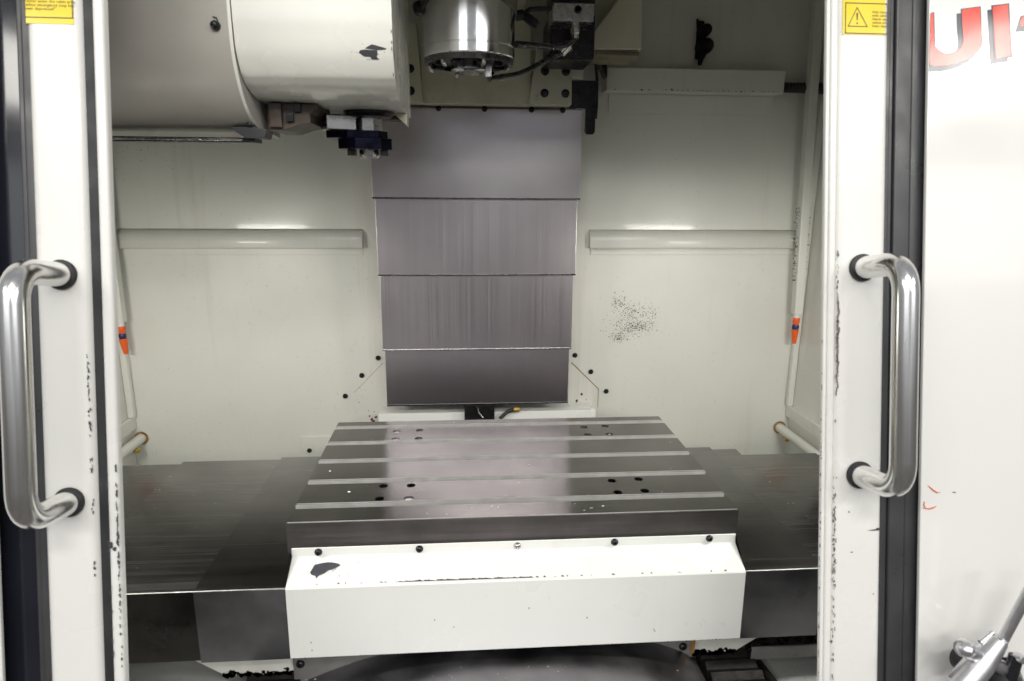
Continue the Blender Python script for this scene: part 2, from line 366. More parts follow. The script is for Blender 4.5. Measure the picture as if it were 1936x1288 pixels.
# trough box upper right with black hose
t = thing('cable_trough', 'pale box trough on the back wall at upper right', 'trough', (.55, WY, .83))
A, B_ = at(1148, 127, 1, .79), at(1486, 136, 1, .79)
b = bm_(); box(b, A.x, B_.x, .79, WY+.001, .826, .886, .003); obj('box', b, 'wall', t)
b = bm_(); box(b, A.x+.02, B_.x-.004, WY-.006, WY+.001, .775, .8255, .001); obj('flange', b, 'wall', t)
b = bm_()
for _ in range(45):
    x = rnd.uniform(A.x+.01, B_.x-.01); fleck(b, (x, .789, .829+abs(rnd.gauss(0, .0015))), rnd.uniform(.0008, .003), n=5)
obj('grime_line', b, 'soot', t, False)['kind'] = 'stuff'
b = bm_(); tube(b, [(B_.x-.01, .82, .848), (B_.x+.05, .818, .846), (XR+.004, .815, .842)], [.0125, .013, .013], 14)
for k in range(14):
    x = B_.x+.012+k*.009; lathe(b, [(.0128, x-.002), (.0146, x), (.0128, x+.002)], (0, .818, .8465), 'x', 14, False)
tag(obj('black_hose', b, 'rubber'), 'ribbed black hose running from the trough to the right wall', 'hose')

# oily latch higher up
t = thing('oily_latch', 'black greasy latch hanging on the back wall above the trough', 'latch', (.56, WY, .91))
c0, c1, c2 = at(1334, 57, 1, .82), at(1334, 87, 1, .82), at(1329, 112, 1, .82)
b = bm_(); lathe(b, [(.0005, -.030), (.013, -.026), (.019, -.012), (.021, 0), (.020, .03)], (c1.x, WY-.03, c1.z), 'y', 18); obj('knob', b, 'grime', t)
b = bm_(); lathe(b, [(.0005, -.026), (.010, -.022), (.015, -.010), (.016, 0), (.016, .03)], (c0.x, WY-.03, c0.z), 'y', 18); obj('knob', b, 'grime', t)
b = bm_(); box(b, c0.x-.016, c0.x+.004, WY-.012, WY+.001, c1.z-.03, c0.z+.028, .004); obj('backing', b, 'grime', t)
b = bm_(); tube(b, [(c1.x, WY-.012, c1.z-.01), (c2.x, WY-.012, c2.z+.004), (c2.x-.002, WY-.012, c2.z-.012)], [.014, .008, .005], 12); obj('tail', b, 'grime', t)
b = bm_(); tube(b, [(c0.x-.014, WY-.014, c0.z+.005), (c0.x-.022, WY-.02, c0.z+.030)], [.006, .003], 8); obj('stub', b, 'grime', t)

# coolant conduits with orange nozzles
def conduit(x_top, z_top, x_bot, z_bot, lab, tilt):
    t = thing('coolant_pipe', lab, 'pipe', (x_bot, .80, z_bot-.08), 'coolant pipes in the back corners')
    b = bm_(); prism(b, [(x_top-.013, z_top), (x_top+.013, z_top), (x_bot+.013, z_bot), (x_bot-.013, z_bot)], 'y', .785, .812, .004); obj('pipe', b, 'wall', t)
    b = bm_(); lathe(b, [(.009, 0), (.009, -.012)], (x_bot, .798, z_bot), 'z', 14); obj('collar', b, 'wall', t)
    z = z_bot-.010
    b = bm_(); lathe(b, [(.0095, 0), (.0108, -.006), (.0095, -.018), (.0075, -.022)], (x_bot, .798, z), 'z', 16); obj('socket', b, 'orange', t)
    b = bm_(); lathe(b, [(.0082, 0), (.0102, -.006), (.0102, -.012), (.0066, -.019)], (x_bot, .798, z-.020), 'z', 16); obj('ring', b, 'blue', t)
    b = bm_(); tube(b, [(x_bot, .798, z-.036), (x_bot+tilt*.3, .798, z-.048), (x_bot+tilt, .797, z-.080)], [.0108, .0100, .0052], 16); obj('nozzle', b, 'orange', t)
conduit(.868, 1.07, .904, .205, 'white coolant pipe with orange nozzle in the right corner', .001)
pl = at(229, 612, 1, .80); conduit(pl.x+.003, .90, pl.x, .196, 'white coolant pipe with orange nozzle in the left corner', .004)
b = bm_()
for _ in range(160):
    k = rnd.random(); z = .30+k*.22; x = .868+(1.07-z)/.865*.036+rnd.choice((-1, 1))*rnd.uniform(.012, .019)
    fleck(b, (x, .8115-rnd.uniform(0, .02), z), rnd.uniform(.001, .003), n=5)
o = obj('swarf_line', b, 'darksteel', wall_right, False); o['kind'] = 'stuff'; o['label'] = 'dark chips caught beside the right coolant pipe'

# flushing pipes along the lower side walls
for x, z, lab in ((-1.055, -.166, 'white flushing pipe with rusty collar at the lower left corner'), (.914, -.174, 'white flushing pipe with rusty collar at the lower right corner')):
    t = thing('flushing_pipe', lab, 'pipe', (x, WY, z), 'flushing pipes along the side walls')
    b = bm_(); tube(b, [(x, WY+.002, z), (x, .2, z), (x, -.2, z)], .0145, 18); obj('pipe', b, 'wall', t)
    b = bm_(); lathe(b, [(.0145, 0), (.020, 0), (.0205, -.002), (.0145, -.003)], (x, WY-.001, z), 'y', 26, False); obj('rust_collar', b, 'rust', t)
    b = bm_(); s = 1 if x < 0 else 1
    sx = .004 if x < 0 else .018
    lathe(b, [(.0075, 0), (.0085, -.006), (.006, -.010), (.006, -.020)], (x+sx-.012*(x > 0)*2+.008*(x < 0), .80, z-.016), 'y', 10); obj('fitting', b, 'brass', t)

# ------------------------------------------------------------------ machine table
W2 = .406
tb = thing('machine_table', 'dark T-slotted machine table with white sheet guard bolted in front', 'machine table', (0, .25, -.25))
prof = [(0, -.059), (0, 0)]
for k in range(5):
    y = .060+.1*k; a, c = y-.009, y+.009
    prof += [(a, 0), (a, -.018), (a-.007, -.018), (a-.007, -.032), (c+.007, -.032), (c+.007, -.018), (c, -.018), (c, 0)]
prof += [(.5, 0), (.5, -.059)]
b = bm_(); prism(b, prof, 'x', -W2, W2)
b.edges.ensure_lookup_table()
ed = [e for e in b.edges if all(abs(v.co.z) < 1e-5 for v in e.verts)]
bmesh.ops.bevel(b, geom=ed, offset=.0018, segments=2, affect='EDGES')
plate = obj('table_plate', b, 'table', tb)
hb = bm_()
holes = []
for px, py in ((725, 919), (777, 918), (718, 943), (773, 942), (1157, 909), (1207, 906), (1168, 931), (1219, 928),
               (750, 816), (793, 814), (748, 830), (791, 829), (1104, 808), (1144, 806), (1111, 822), (1152, 821)):
    p = at(px, py, 2, 0); holes.append(p); lathe(hb, [(.0088, -.012), (.0088, .01)], (p.x, p.y, 0), 'z', 24)
cut = obj('cut', hb, 'slot', None, False)
md = plate.modifiers.new('holes', 'BOOLEAN'); md.object = cut; md.operation = 'DIFFERENCE'; md.solver = 'EXACT'
bpy.context.view_layer.update()
dg = bpy.context.evaluated_depsgraph_get()
nm = bpy.data.meshes.new_from_object(plate.evaluated_get(dg)); plate.modifiers.clear(); plate.data = nm; nm.name = 'table_plate'
bpy.data.objects.remove(cut)
nm.materials.clear(); nm.materials.append(M['table']); nm.materials.append(M['slot']); nm.materials.append(M['table_front']); nm.materials.append(M['darksteel']); nm.materials.append(M['edge'])
for f in nm.polygons:
    n, c = f.normal, f.center
    if any((c.x-h_.x)**2+(c.y-h_.y)**2 < .0093**2 for h_ in holes) and f.area < .0005: f.material_index = 3; continue
    if c.z > -.0022 and .2 < n.z < .97: f.material_index = 4; continue
    if abs(n.y) > .9 and c.y > .001 and c.y < .499: f.material_index = 1
    elif abs(n.y) > .9: f.material_index = 2
    elif abs(n.x) > .9: f.material_index = 2
    elif c.z < -.005: f.material_index = 3
nm.shade_flat()
for i, p in enumerate(holes):
    if i in (3, 8, 9, 10, 11, 12, 13, 14, 15):
        b = bm_(); lathe(b, [(.0083, -.011), (.0083, -.0030), (.0075, -.0022), (.0001, -.0022)], (p.x, p.y, 0), 'z', 20)
        obj('hole_plug', b, 'steel' if i in (3, 8, 10) else 'darksteel', tb)
b = bm_(); box(b, -.33, .33, .03, .47, -.24, -.060); obj('table_base', b, 'darksteel', tb)
# white guard
gl = [(-.003, -.047), (-.0045, -.066), (-.057, -.092), (-.0585, -.226)]
b = bm_(); sheet(b, gl, 'x', -.398, .402, -.0022)
bmesh.ops.bevel(b, geom=[e for e in b.edges if abs(e.verts[0].co.x-e.verts[1].co.x) > .5], offset=.0024, segments=3, affect='EDGES', clamp_overlap=True)
guard = obj('sheet_guard', b, 'guard', tb)
for i, (px, py) in enumerate(((602, 1044), (793, 1038), (978, 1032), (1162, 1025), (1341, 1018))):
    p = at(px, py, 1, -.0062); bt = bolt(tb, (p.x, -.0058, p.z), .0068, '-y', 'steel' if i == 2 else 'oxide', .0055, name='guard_bolt')
def on_slope(px, py, off=.0027):
    p0 = Vector((0, -.0045, -.066)); d = Vector((0, -.0525, -.026)).normalized(); n = Vector((0, -.026, .0525)).normalized()
    if n.z < 0: n = -n
    r_ = ray(px, py); q = p0+n*off; return CAM+r_*((q-CAM).dot(n)/r_.dot(n))
b = bm_()
poly(b, [on_slope(*p) for p in ((586, 1083), (590, 1076), (595, 1068), (607, 1065), (620, 1063), (632, 1064), (641, 1066), (644, 1069), (637, 1073), (628, 1077), (620, 1079), (614, 1084), (606, 1087), (601, 1090), (598, 1094), (596, 1089), (589, 1087))])
for _ in range(26):
    px_, py_ = rnd.gauss(612, 24), rnd.gauss(1079, 11)
    if py_ < 1100 and py_ > 1058: poly(b, [on_slope(x_, y_) for x_, y_ in ((px_-rnd.uniform(.4, 1.6), py_), (px_, py_-rnd.uniform(.4, 1.4)), (px_+rnd.uniform(.4, 1.8), py_), (px_, py_+.8))])
def on_guard_front(px, py): return at(px, py, 1, -.0608)
def edge_chip(px, py, w, h):
    poly(b, [on_slope(x_, y_, .0026) for x_, y_ in ((px-w, py-h), (px-w*.3, py-h*1.5), (px+w*.5, py-h*.9), (px+w, py-h*.3), (px+w, py+h*.1), (px-w, py+h*.1))])
for px in range(752, 1010, 6):
    yy = 1108-(px-545)*.0337; edge_chip(px, yy-.5, 4.2, rnd.uniform(.9, 2.4)*(1 if rnd.random() < .85 else .3))
for px in [1016, 1030, 1050, 1064, 1073, 1100, 1118, 1160, 1215, 1232, 1285, 1345, 1372] + [rnd.uniform(560, 740) for _ in range(6)]:
    edge_chip(px, 1108-(px-545)*.0337-.6, rnd.uniform(.8, 3.4), rnd.uniform(.7, 2.2))
for px, py in ((1236, 1190), (1238, 1193), (822, 1172), (858, 1186), (590, 1230), (588, 1215), (1110, 1168), (1000, 1150)):
    poly(b, blob(on_guard_front(px, py), (1, 0, 0), (0, 0, 1), .0012, .002, 6))
for px in range(556, 1390, 7):
    if rnd.random() < .5:
        zz = at(px, 1245-(px-552)*.0451-1, 1, -.0608); poly(b, blob((zz.x, -.0609, -.2255), (1, 0, 0), (0, 0, 1), rnd.uniform(.001, .003), rnd.uniform(.0006, .0016), 6))
chips = obj('chipped_paint', b, 'chip', tb, False); chips['kind'] = 'stuff'

# ------------------------------------------------------------------ telescopic way covers
def way_cover(lab, panels, loc):
    t = thing('way_cover', lab, 'way cover', loc, 'telescopic way covers beside the table')
    for (xa, xb, zt, yf, yb) in panels:
        b = bm_(); sheet(b, [(yb, zt), (yf+.0025, zt), (yf+.0008, zt-.0008), (yf, zt-.0025), (yf, -.247)], 'x', xa, xb, .0016)
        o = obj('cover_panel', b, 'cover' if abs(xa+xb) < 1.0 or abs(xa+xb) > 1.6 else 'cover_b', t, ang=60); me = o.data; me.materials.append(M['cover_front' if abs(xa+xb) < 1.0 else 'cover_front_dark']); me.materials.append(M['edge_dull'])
        for f in me.polygons:
            if f.normal.y < -.9: f.material_index = 1
            elif f.normal.y < -.15 and f.normal.z > .15: f.material_index = 2
    return t
way_cover('dark steel telescopic cover to the left of the table',
          [(-.560, -.398, -.1060, -.034, .537), (-.803, -.550, -.1100, -.028, .533), (-1.06, -.79, -.1142, -.024, .528)], (-.73, .25, -.247))
way_cover('dark steel telescopic cover to the right of the table',
          [(.402, .563, -.1060, -.034, .540), (.553, .632, -.1095, -.029, .532), (.622, .838, -.1130, -.024, .500), (.828, .93, -.1160, -.019, .496)], (.66, .25, -.247))

# saddle, front cover, bellows below the table
sd = thing('saddle', 'pale painted saddle casting with greasy lower edge under the covers', 'saddle', (0, .2, ZF))
b = bm_(); prism(b, [(-.615, -.255), (-.413, -.255), (-.413, -.310), (-.535, -.310)], 'y', .004, .30, .003); obj('wing', b, 'ivory', sd)
b = bm_(); prism(b, [(.34, -.255), (.505, -.255), (.425, -.308), (.34, -.308)], 'y', .004, .30, .003); obj('wing', b, 'ivory', sd)
b = bm_(); box(b, -.412, .339, -.004, .30, -.330, -.245, .002); obj('apron', b, 'lip', sd)
for px, py in ((568, 1255), (1291, 1222)): bolt(sd, at(px, py, 1, -.004), .008, '-y')
b = bm_()
for (xa, xb) in ((-.54, -.413), (.34, .43)):
    for k in range(90):
        x = rnd.uniform(xa, xb); poly(b, blob((x, .0032, -.309+abs(rnd.gauss(0, .004))), (1, 0, 0), (0, 0, 1), rnd.uniform(.003, .007), rnd.uniform(.002, .006), 8))
o = obj('grease_edge', b, 'grime', sd, False); o['kind'] = 'stuff'
b = bm_(); poly(b, [(.335, -.0052, -.262), (.343, -.0052, -.262), (.341, -.0052, -.298), (.333, -.0052, -.300)], (0, .001, 0)); obj('rust_streak', b, 'rust', sd, False)
yc = thing('sloped_way_cover', 'black steel sloped cover in front under the white guard', 'way cover', (-.04, -.15, ZF))
arch = [(-.385, -.316), (-.352, -.302), (-.30, -.283), (-.24, -.266), (-.17, -.254), (-.09, -.2475), (-.02, -.2465), (.06, -.2475), (.14, -.251), (.21, -.259), (.27, -.273), (.315, -.292), (.345, -.312)]
b = bm_(); sheet(b, arch, 'y', -.30, -.0055, -.003); obj('cover_sheet', b, 'cover_front', yc, ang=60)
for xa, xb, lab in ((-.50, -.40, 'black greasy chip conveyor edge left of the sloped cover'), (.36, .46, 'black greasy bellows right of the sloped cover')):
    t = thing('bellows', lab, 'bellows', ((xa+xb)/2, -.1, ZF), 'greasy bellows under the saddle')
    for k in range(9):
        y = .03-k*.030; b = bm_(); prism(b, [(y, ZF), (y, -.318), (y-.014, -.309), (y-.0285, -.318), (y-.0285, ZF)], 'x', xa, xb, .001, 1); obj('fold', b, 'grime', t)
b = bm_(); tube(b, [(.478, .03, -.345), (.492, -.10, -.345), (.500, -.22, -.345)], .011, 12)
tag(obj('greasy_rod', b, 'grime'), 'black greasy rod lying beside the right bellows', 'rod')
tr = thing('drip_tray', 'grey metal drip tray under the right way cover', 'tray', (.7, .05, -.32))
b = bm_(); sheet(b, [(.25, -.268), (.06, -.300), (-.005, -.306), (-.010, -.290)], 'x', .452, .925, .003); obj('tray', b, 'darksteel', tr)
b = bm_(); box(b, .452, .925, -.014, -.0095, -.312, -.286, .001); obj('lip', b, 'lip', tr)

# ------------------------------------------------------------------ column cover
cc = thing('column_cover', 'tall stepped stainless telescopic cover on the column behind the table', 'column cover', (-.053, .78, -.04))
XC = -.053
for i, (hw, z0, z1, m) in enumerate(((.2755, .5415, .768, 'column_plain'), (.270, .337, .560, 'column'), (.2655, .1255, .355, 'column'), (.2605, -.039, .145, 'column'))):
    y = .720+i*.006
    b = bm_(); box(b, XC-hw, XC+hw, y, WY-.004+0*i, z0, z1, .0012); obj('cover_panel', b, m, cc)
    b = bm_(); box(b, XC-hw-.0006, XC+hw+.0006, y-.0025, y+.004, z0-.003, z0+.0012, .001); obj('wiper_lip', b, 'steel' if i == 2 else 'darksteel', cc)
for px in (829, 916, 1005, 1064):
    p = at(px, 208, 1, .72); bolt(cc, (p.x, .7195, .7665), .0075, '-y', 'oxide', .004)
blk = thing('cable_block', 'black block with wires under the column cover', 'block', (-.05, .76, -.08))
p0, p1 = at(878, 771, 1, .74), at(935, 771, 1, .74)
b = bm_(); box(b, p0.x, p1.x, .74, .80, -.13, -.044, .002); obj('housing', b, 'oxide', blk)
b = bm_(); tube(b, [at(903, 772, 1, .736), at(905, 780, 1, .735), at(913, 790, 1, .734)], .0028, 8); obj('wire', b, 'steel', blk)
con = thing('cable_connector', 'yellow connector on a short black cable under the column cover', 'connector', tuple(at(979, 773, 1, .76)))
q = at(979, 774, 1, .76); b = bm_(); lathe(b, [(.006, -.012), (.0075, -.010), (.0075, .004), (.006, .006)], (0+q.x, q.y, q.z), 'x', 12); obj('plug', b, 'brass', con)
b = bm_(); tube(b, rounded([(q.x-.012, q.y, q.z), (q.x-.03, q.y, q.z-.006), at(945, 792, 1, .75)], .01), .0055, 10); obj('cable', b, 'rubber', con)

# ------------------------------------------------------------------ spindle head
SX, SY = -.077, .335
sp = thing('spindle_head', 'polished round spindle nose with casting, coolant block and hoses at top centre', 'spindle head', (SX, SY, .77))
r0 = .0905; zb = .816
b = bm_(); lathe(b, [(r0-.012, zb+.001), (r0-.0015, zb), (r0, zb+.002), (r0, zb+.0175), (r0-.0012, zb+.0185), (r0-.0012, zb+.0195), (r0, zb+.0205), (r0, zb+.100), (r0-.001, zb+.101), (r0-.001, zb+.1025), (r0, zb+.1035), (r0, zb+.20)], (SX, SY, 0), 'z', 72, False); obj('spindle_housing', b, 'spindle', sp, ang=18)
b = bm_(); lathe(b, [(r0-.011, zb-.0035), (.034, zb-.0035), (.034, zb+.004), (r0-.011, zb+.004)], (SX, SY, 0), 'z', 48, False)
obj('face_plate', b, 'darksteel', sp)
b = bm_(); lathe(b, [(.026, zb+.02), (.036, zb-.003), (.036, zb-.020), (.031, zb-.024), (.028, zb-.024), (.022, zb+.02)], (SX, SY, 0), 'z', 40, False); obj('spindle_nose', b, 'steel', sp)
b = bm_(); lathe(b, [(r0-.0105, zb-.010), (r0-.004, zb-.010), (r0-.002, zb+.0005), (r0-.0105, zb+.0005)], (SX, SY, 0), 'z', 64, False); obj('retaining_ring', b, 'darksteel', sp)
for k in range(8):
    a = math.radians(22+45*k); c, s = math.cos(a), math.sin(a); R_ = .062
    b = bm_(); lathe(b, [(.0085, zb-.0035), (.0085, zb-.013), (.007, zb-.014), (.0045, zb-.014), (.0045, zb-.008), (.0001, zb-.008)], (SX+R_*c, SY+R_*s, 0), 'z', 14); obj('face_bolt', b, 'oxide', sp)
for k in range(6):
    a = math.radians(-10+60*k); c, s = math.cos(a), math.sin(a); R_ = .079
    b = bm_(); tube(b, rounded([(SX+R_*c, SY+R_*s, zb), (SX+R_*c, SY+R_*s, zb-.014), (SX+(R_-.008)*c, SY+(R_-.008)*s, zb-.020)], .004, 3), .0042, 8); obj('coolant_jet', b, 'steel', sp)
for s in (-1, 1):
    b = bm_(); box(b, SX+.010+s*.027-.006, SX+.010+s*.027+.006, SY-.032, SY-.020, zb-.036 if s > 0 else zb-.026, zb-.003, .001); obj('drive_key', b, 'steel', sp)
# slanted collar over the housing
b = bm_()
n = 48; rr = r0+.0035; ring = [[], []]
bb = bmesh.new()
for k in range(n):
    a = 2*math.pi*k/n; c, s = math.cos(a), math.sin(a)
    zl = .930-.029*c if c > 0 else .932-.032*max(0, (-c-.55)/.45)
    ring[0].append(bb.verts.new((SX+rr*c, SY+rr*s, zl))); ring[1].append(bb.verts.new((SX+(rr+.006)*c, SY+(rr+.006)*s, zl+.09)))
for k in range(n): bb.faces.new((ring[0][k], ring[0][(k+1) % n], ring[1][(k+1) % n], ring[1][k]))
bmesh.ops.recalc_face_normals(bb, faces=bb.faces); merge(b, bb)
o = obj('dirty_collar', b, 'collar', sp); sol = o.modifiers.new('th', 'SOLIDIFY'); sol.thickness = .004
kb = at(792, 14, 1, .33); b = bm_(); lathe(b, [(.0001, -.014), (.008, -.012), (.012, -.005), (.012, .02)], tuple(kb), 'y', 16); obj('collar_knob', b, 'oxide', sp)
# casting
b = bm_(); box(b, -.20, .06, SY+.075, .66, .985, 1.35, .01); obj('casting', b, 'head', sp)
b = bm_(); box(b, -.19, .078, .655, .700, .7705, 1.35, .002); obj('slide_plate', b, 'head', sp)
for s, (xa, xb, xt) in ((1, (.076, .180, .088)), (-1, (-.29, -.189, -.201))):
    b = bm_()
    if s > 0: prism(b, [(xa-.004, .7705), (xb, .7705), (xb-.002, .90), (xt+.004, .90)], 'y', .640, .690, .002)
    else: prism(b, [(xa, .7705), (xb+.002, .7705), (xt+.002, .95), (xa, .95)], 'y', .640, .690, .002)
    obj('gib_plate', b, 'head', sp)
    for dx, z in ((0, .848), (.052, .848), (0, .797), (.052, .797)):
        x = (.112 if s > 0 else -.268)+dx
        bolt(sp, (x, .640, z), .0105, '-y', 'oxide', .005)
# right flank cover with a grimy underside
A = [at(*p, 1, .60) for p in ((1190, -30), (1214, -30), (1213, 94), (1098, 94))]
b = bm_(); prism(b, [(p.x, p.z) for p in A], 'y', .60, .74, .003); obj('flank_cover', b, 'flank', sp)
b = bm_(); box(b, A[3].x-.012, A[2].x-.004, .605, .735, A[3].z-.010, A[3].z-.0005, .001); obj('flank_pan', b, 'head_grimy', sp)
b = bm_(); prism(b, [(.145, .90), (.20, .90), (.31, 1.03), (.31, 1.3), (.145, 1.3)], 'y', .645, .72, .002); obj('flank_casting', b, 'head', sp)
# coolant block, elbow and hoses
bx0, bx1 = at(1046, 20, 1, .42), at(1123, 20, 1, .42)
b = bm_(); box(b, bx0.x, bx1.x, .42, .50, .9115, .947, .0012); obj('coolant_block', b, 'steel', sp)
b = bm_(); box(b, bx0.x-.002, bx1.x+.002, .418, .52, .9475, 1.02, .001); obj('block_cap', b, 'oxide', sp)
b = bm_(); box(b, bx0.x+.004, bx1.x+.02, .501, .63, .85, .946, .006); obj('valve_body', b, 'oxide', sp)
p = at(1093, 18, 1, .419); b = bm_(); lathe(b, [(.0085, .001), (.0085, -.0012), (.006, -.0012), (.0052, .0005), (.0001, .0005)], (p.x, .4195, p.z), 'y', 20); obj('port_plug', b, 'darksteel', sp)
e0 = at(1088, 42, 1, .44); e1 = at(1087, 68, 1, .44); e2 = at(1072, 88, 1, .44); e3 = at(1040, 90, 1, .44); e4 = at(976, 84, 1, .40)
b = bm_(); lathe(b, [(.007, .0), (.007, -.006), (.010, -.007), (.010, -.019), (.008, -.020), (.008, -.030)], (e0.x, .44, .9115), 'z', 12); obj('elbow_fitting', b, 'spindle', sp)
b = bm_(); tube(b, rounded([(e1.x, .44, .885), e2, e3, e4], .02), .0072, 14); obj('hose', b, 'darksteel', sp)
b = bm_(); tube(b, rounded([(e2.x+.004, .445, e2.z+.004), (e2.x-.012, .445, e2.z-.012)], .01), .0105, 12); obj('hose_nut', b, 'spindle', sp)
h0 = at(1080, 92, 1, .46); h1 = at(1040, 110, 1, .44); h2 = at(985, 140, 1, .38); h3 = at(925, 150, 1, SY-.03)
b = bm_(); tube(b, rounded([h0, h1, h2, h3], .03), .0058, 14); obj('hose', b, 'darksteel', sp)
h4 = at(1048, 103, 1, .44)
b = bm_(); tube(b, [h4, h4+(h1-h4)*1.6], .0092, 8); obj('hose_nut', b, 'oxide', sp)
n0 = at(975, 30, 1, .36); n1 = at(990, 28, 1, .36); n2 = at(1018, 50, 1, .34)
b = bm_(); tube(b, [n0, n1], .010, 12); tube(b, [n1, n1+(n2-n1)*.25, n1+(n2-n1)*.75, n2], [.006, .009, .009, .006], 12); obj('air_nozzle', b, 'rubber', sp)
b = bm_(); tube(b, rounded([n1, at(1000, 18, 1, .37), at(1040, 16, 1, .42)], .01), .005, 10); obj('air_hose', b, 'rubber', sp)
# dark limit-switch bracket beside the column top
lb = thing('switch_bracket', 'black hanging switch bracket at the upper right edge of the column cover', 'bracket', (.24, .74, .70))
z0, z1 = .768, .838
b = bm_(); prism(b, [(.185, .770), (.228, .770), (.228, .712), (.233, .706), (.249, .706), (.254, .712), (.254, .838), (.185, .838)], 'y', .704, .717, .0015); obj('arm', b, 'oxide', lb)
b = bm_(); tube(b, [at(1126, 115, 1, .73), at(1129, 150, 1, .73), at(1128, 200, 1, .73), at(1126, 225, 1, .73)], .004, 8); obj('cable', b, 'rubber', lb)
b = bm_(); box(b, .182, .216, .69, .703, .839, .905, .002); obj('spacer', b, 'wall', lb)
b = bm_(); p = at(1135, 120, 1, .76); prism(b, [(p.x-.01, p.z+.02), (p.x+.016, p.z-.006), (p.x+.018, p.z-.035), (p.x-.002, p.z)], 'y', .75, .80, .001); obj('clip', b, 'oxide', lb)

# ------------------------------------------------------------------ tool changer and magazine
tm = thing('tool_magazine', 'grey rounded tool magazine housing at upper left', 'tool magazine', (-.7, .15, .64))
pr = [(.021, 1.45)]
for k in range(33):
    a = math.radians(102*k/32); pr.append((.1527-.1317*math.cos(a), .791-.1317*math.sin(a)))
pr += [(.25, .657), (.25, 1.45)]
xe = -.4334
b = bm_(); prism(b, pr, 'x', -1.05, xe); obj('housing', b, 'drum', tm, ang=50)
b = bm_(); sheet(b, [(p[0]-.0015, p[1]) for p in pr[:33]], 'x', xe-.004, xe+.0008, .0015); obj('edge_strip', b, 'ivory', tm, ang=50)
p = at(407, 48, 1, .018); b = bm_(); lathe(b, [(.0001, -.0115), (.004, -.011), (.0065, -.007), (.007, -.003), (.007, .003)], (p.x, .021, p.z), 'y', 16); obj('cap_screw', b, 'oxide', tm)
b = bm_(); tube(b, [(p.x-.003, .019, p.z+.012), (p.x+.002, .019, p.z+.011), (p.x+.004, .019, p.z+.006)], .0007, 6); obj('wire_curl', b, 'oxide', tm)
b = bm_(); box(b, -1.04, -.437, .105, .145, .6405, .6485, .001); obj('rail', b, 'oxide', tm)
b = bm_(); tube(b, [(-1.04, .1055, .6450), (-.457, .1055, .6450)], .0026, 10); obj('rail_rod', b, 'steel', tm)
q = [at(*p_, 1, .10) for p_ in ((437, 243), (443, 240), (478, 240), (505, 246), (500, 262), (465, 262))]
b = bm_(); prism(b, [(v.x, v.z) for v in q], 'y', .098, .14, .001); obj('rail_end', b, 'gasket', tm)
p = at(473, 236, 1, .10); b = bm_(); lathe(b, [(.0001, -.008), (.004, -.007), (.005, 0), (.005, .02)], (p.x, .102, p.z), 'y', 10); obj('rail_knob', b, 'oxide', tm)

tc = thing('tool_changer', 'ivory rounded tool changer cover with steel gripper arm below it', 'tool changer', (-.3, .25, .63))
kp = [(.0235, .87), (.022, .83), (.0225, .80), (.0262, .768), (.040, .742), (.052, .7315), (.0675, .7226), (.095, .7145), (.128, .7096), (.19, .7071)]
pw = [(.0235, 1.45)]
for i in range(1, len(kp)-2):
    p0_, p1_, p2_, p3_ = (Vector(q_) for q_ in kp[i-1:i+3])
    for k in range(5):
        t_ = k/5; v_ = .5*(2*p1_+(p2_-p0_)*t_+(2*p0_-5*p1_+4*p2_-p3_)*t_*t_+(3*p1_-p0_-3*p2_+p3_)*t_**3); pw.append((v_.x, v_.y))
pw += [(.19, .7071), (.36, .7068), (.36, 1.45)]
b = bm_(); prism(b, pw, 'x', xe+.002, -.197); obj('cover', b, 'ivory', tc, ang=50)
def on_cover(px, py):
    y_ = .022
    for _ in range(6):
        p_ = at(px, py, 1, y_-.0005); pp = sorted(pw[1:], key=lambda q_: -q_[1])
        for (ya, za), (yb, zb_) in zip(pp, pp[1:]):
            if zb_ <= p_.z <= za: y_ = ya+(yb-ya)*(za-p_.z)/max(1e-9, za-zb_); break
    return at(px, py, 1, y_-.0006)
b = bm_()
for part_ in (((690, 92), (695, 88), (703, 84), (711, 86), (731, 92), (729, 94), (713, 95)), ((678, 100), (681, 95), (690, 94), (713, 95.4), (714, 103), (712, 107.5), (700, 108), (689, 107), (687, 102)), ((700, 107.8), (712, 107.3), (717, 113), (703, 113))):
    poly(b, [on_cover(*p_) for p_ in part_])
for _ in range(16):
    px_, py_ = rnd.gauss(706, 16), rnd.gauss(100, 9); w_ = rnd.uniform(.5, 1.6)
    poly(b, [on_cover(px_-w_, py_), on_cover(px_, py_-w_*.7), on_cover(px_+w_, py_+.2), on_cover(px_, py_+w_*.6)])
obj('chipped_paint', b, 'chip', tc, False)['kind'] = 'stuff'
b = bm_()
for z in (.775, .80, .74, .785):
    poly(b, blob((-.1967, .0285 if z > .76 else .055, z), (.0, 1, 0), (0, 0, 1), .0025, .005, 6))
    poly(b, blob((-.1985, .0215 if z > .77 else .034, z), (1, 0, 0), (0, 0, 1), .001, .004, 6))
obj('edge_chips', b, 'chip', tc, False)['kind'] = 'stuff'
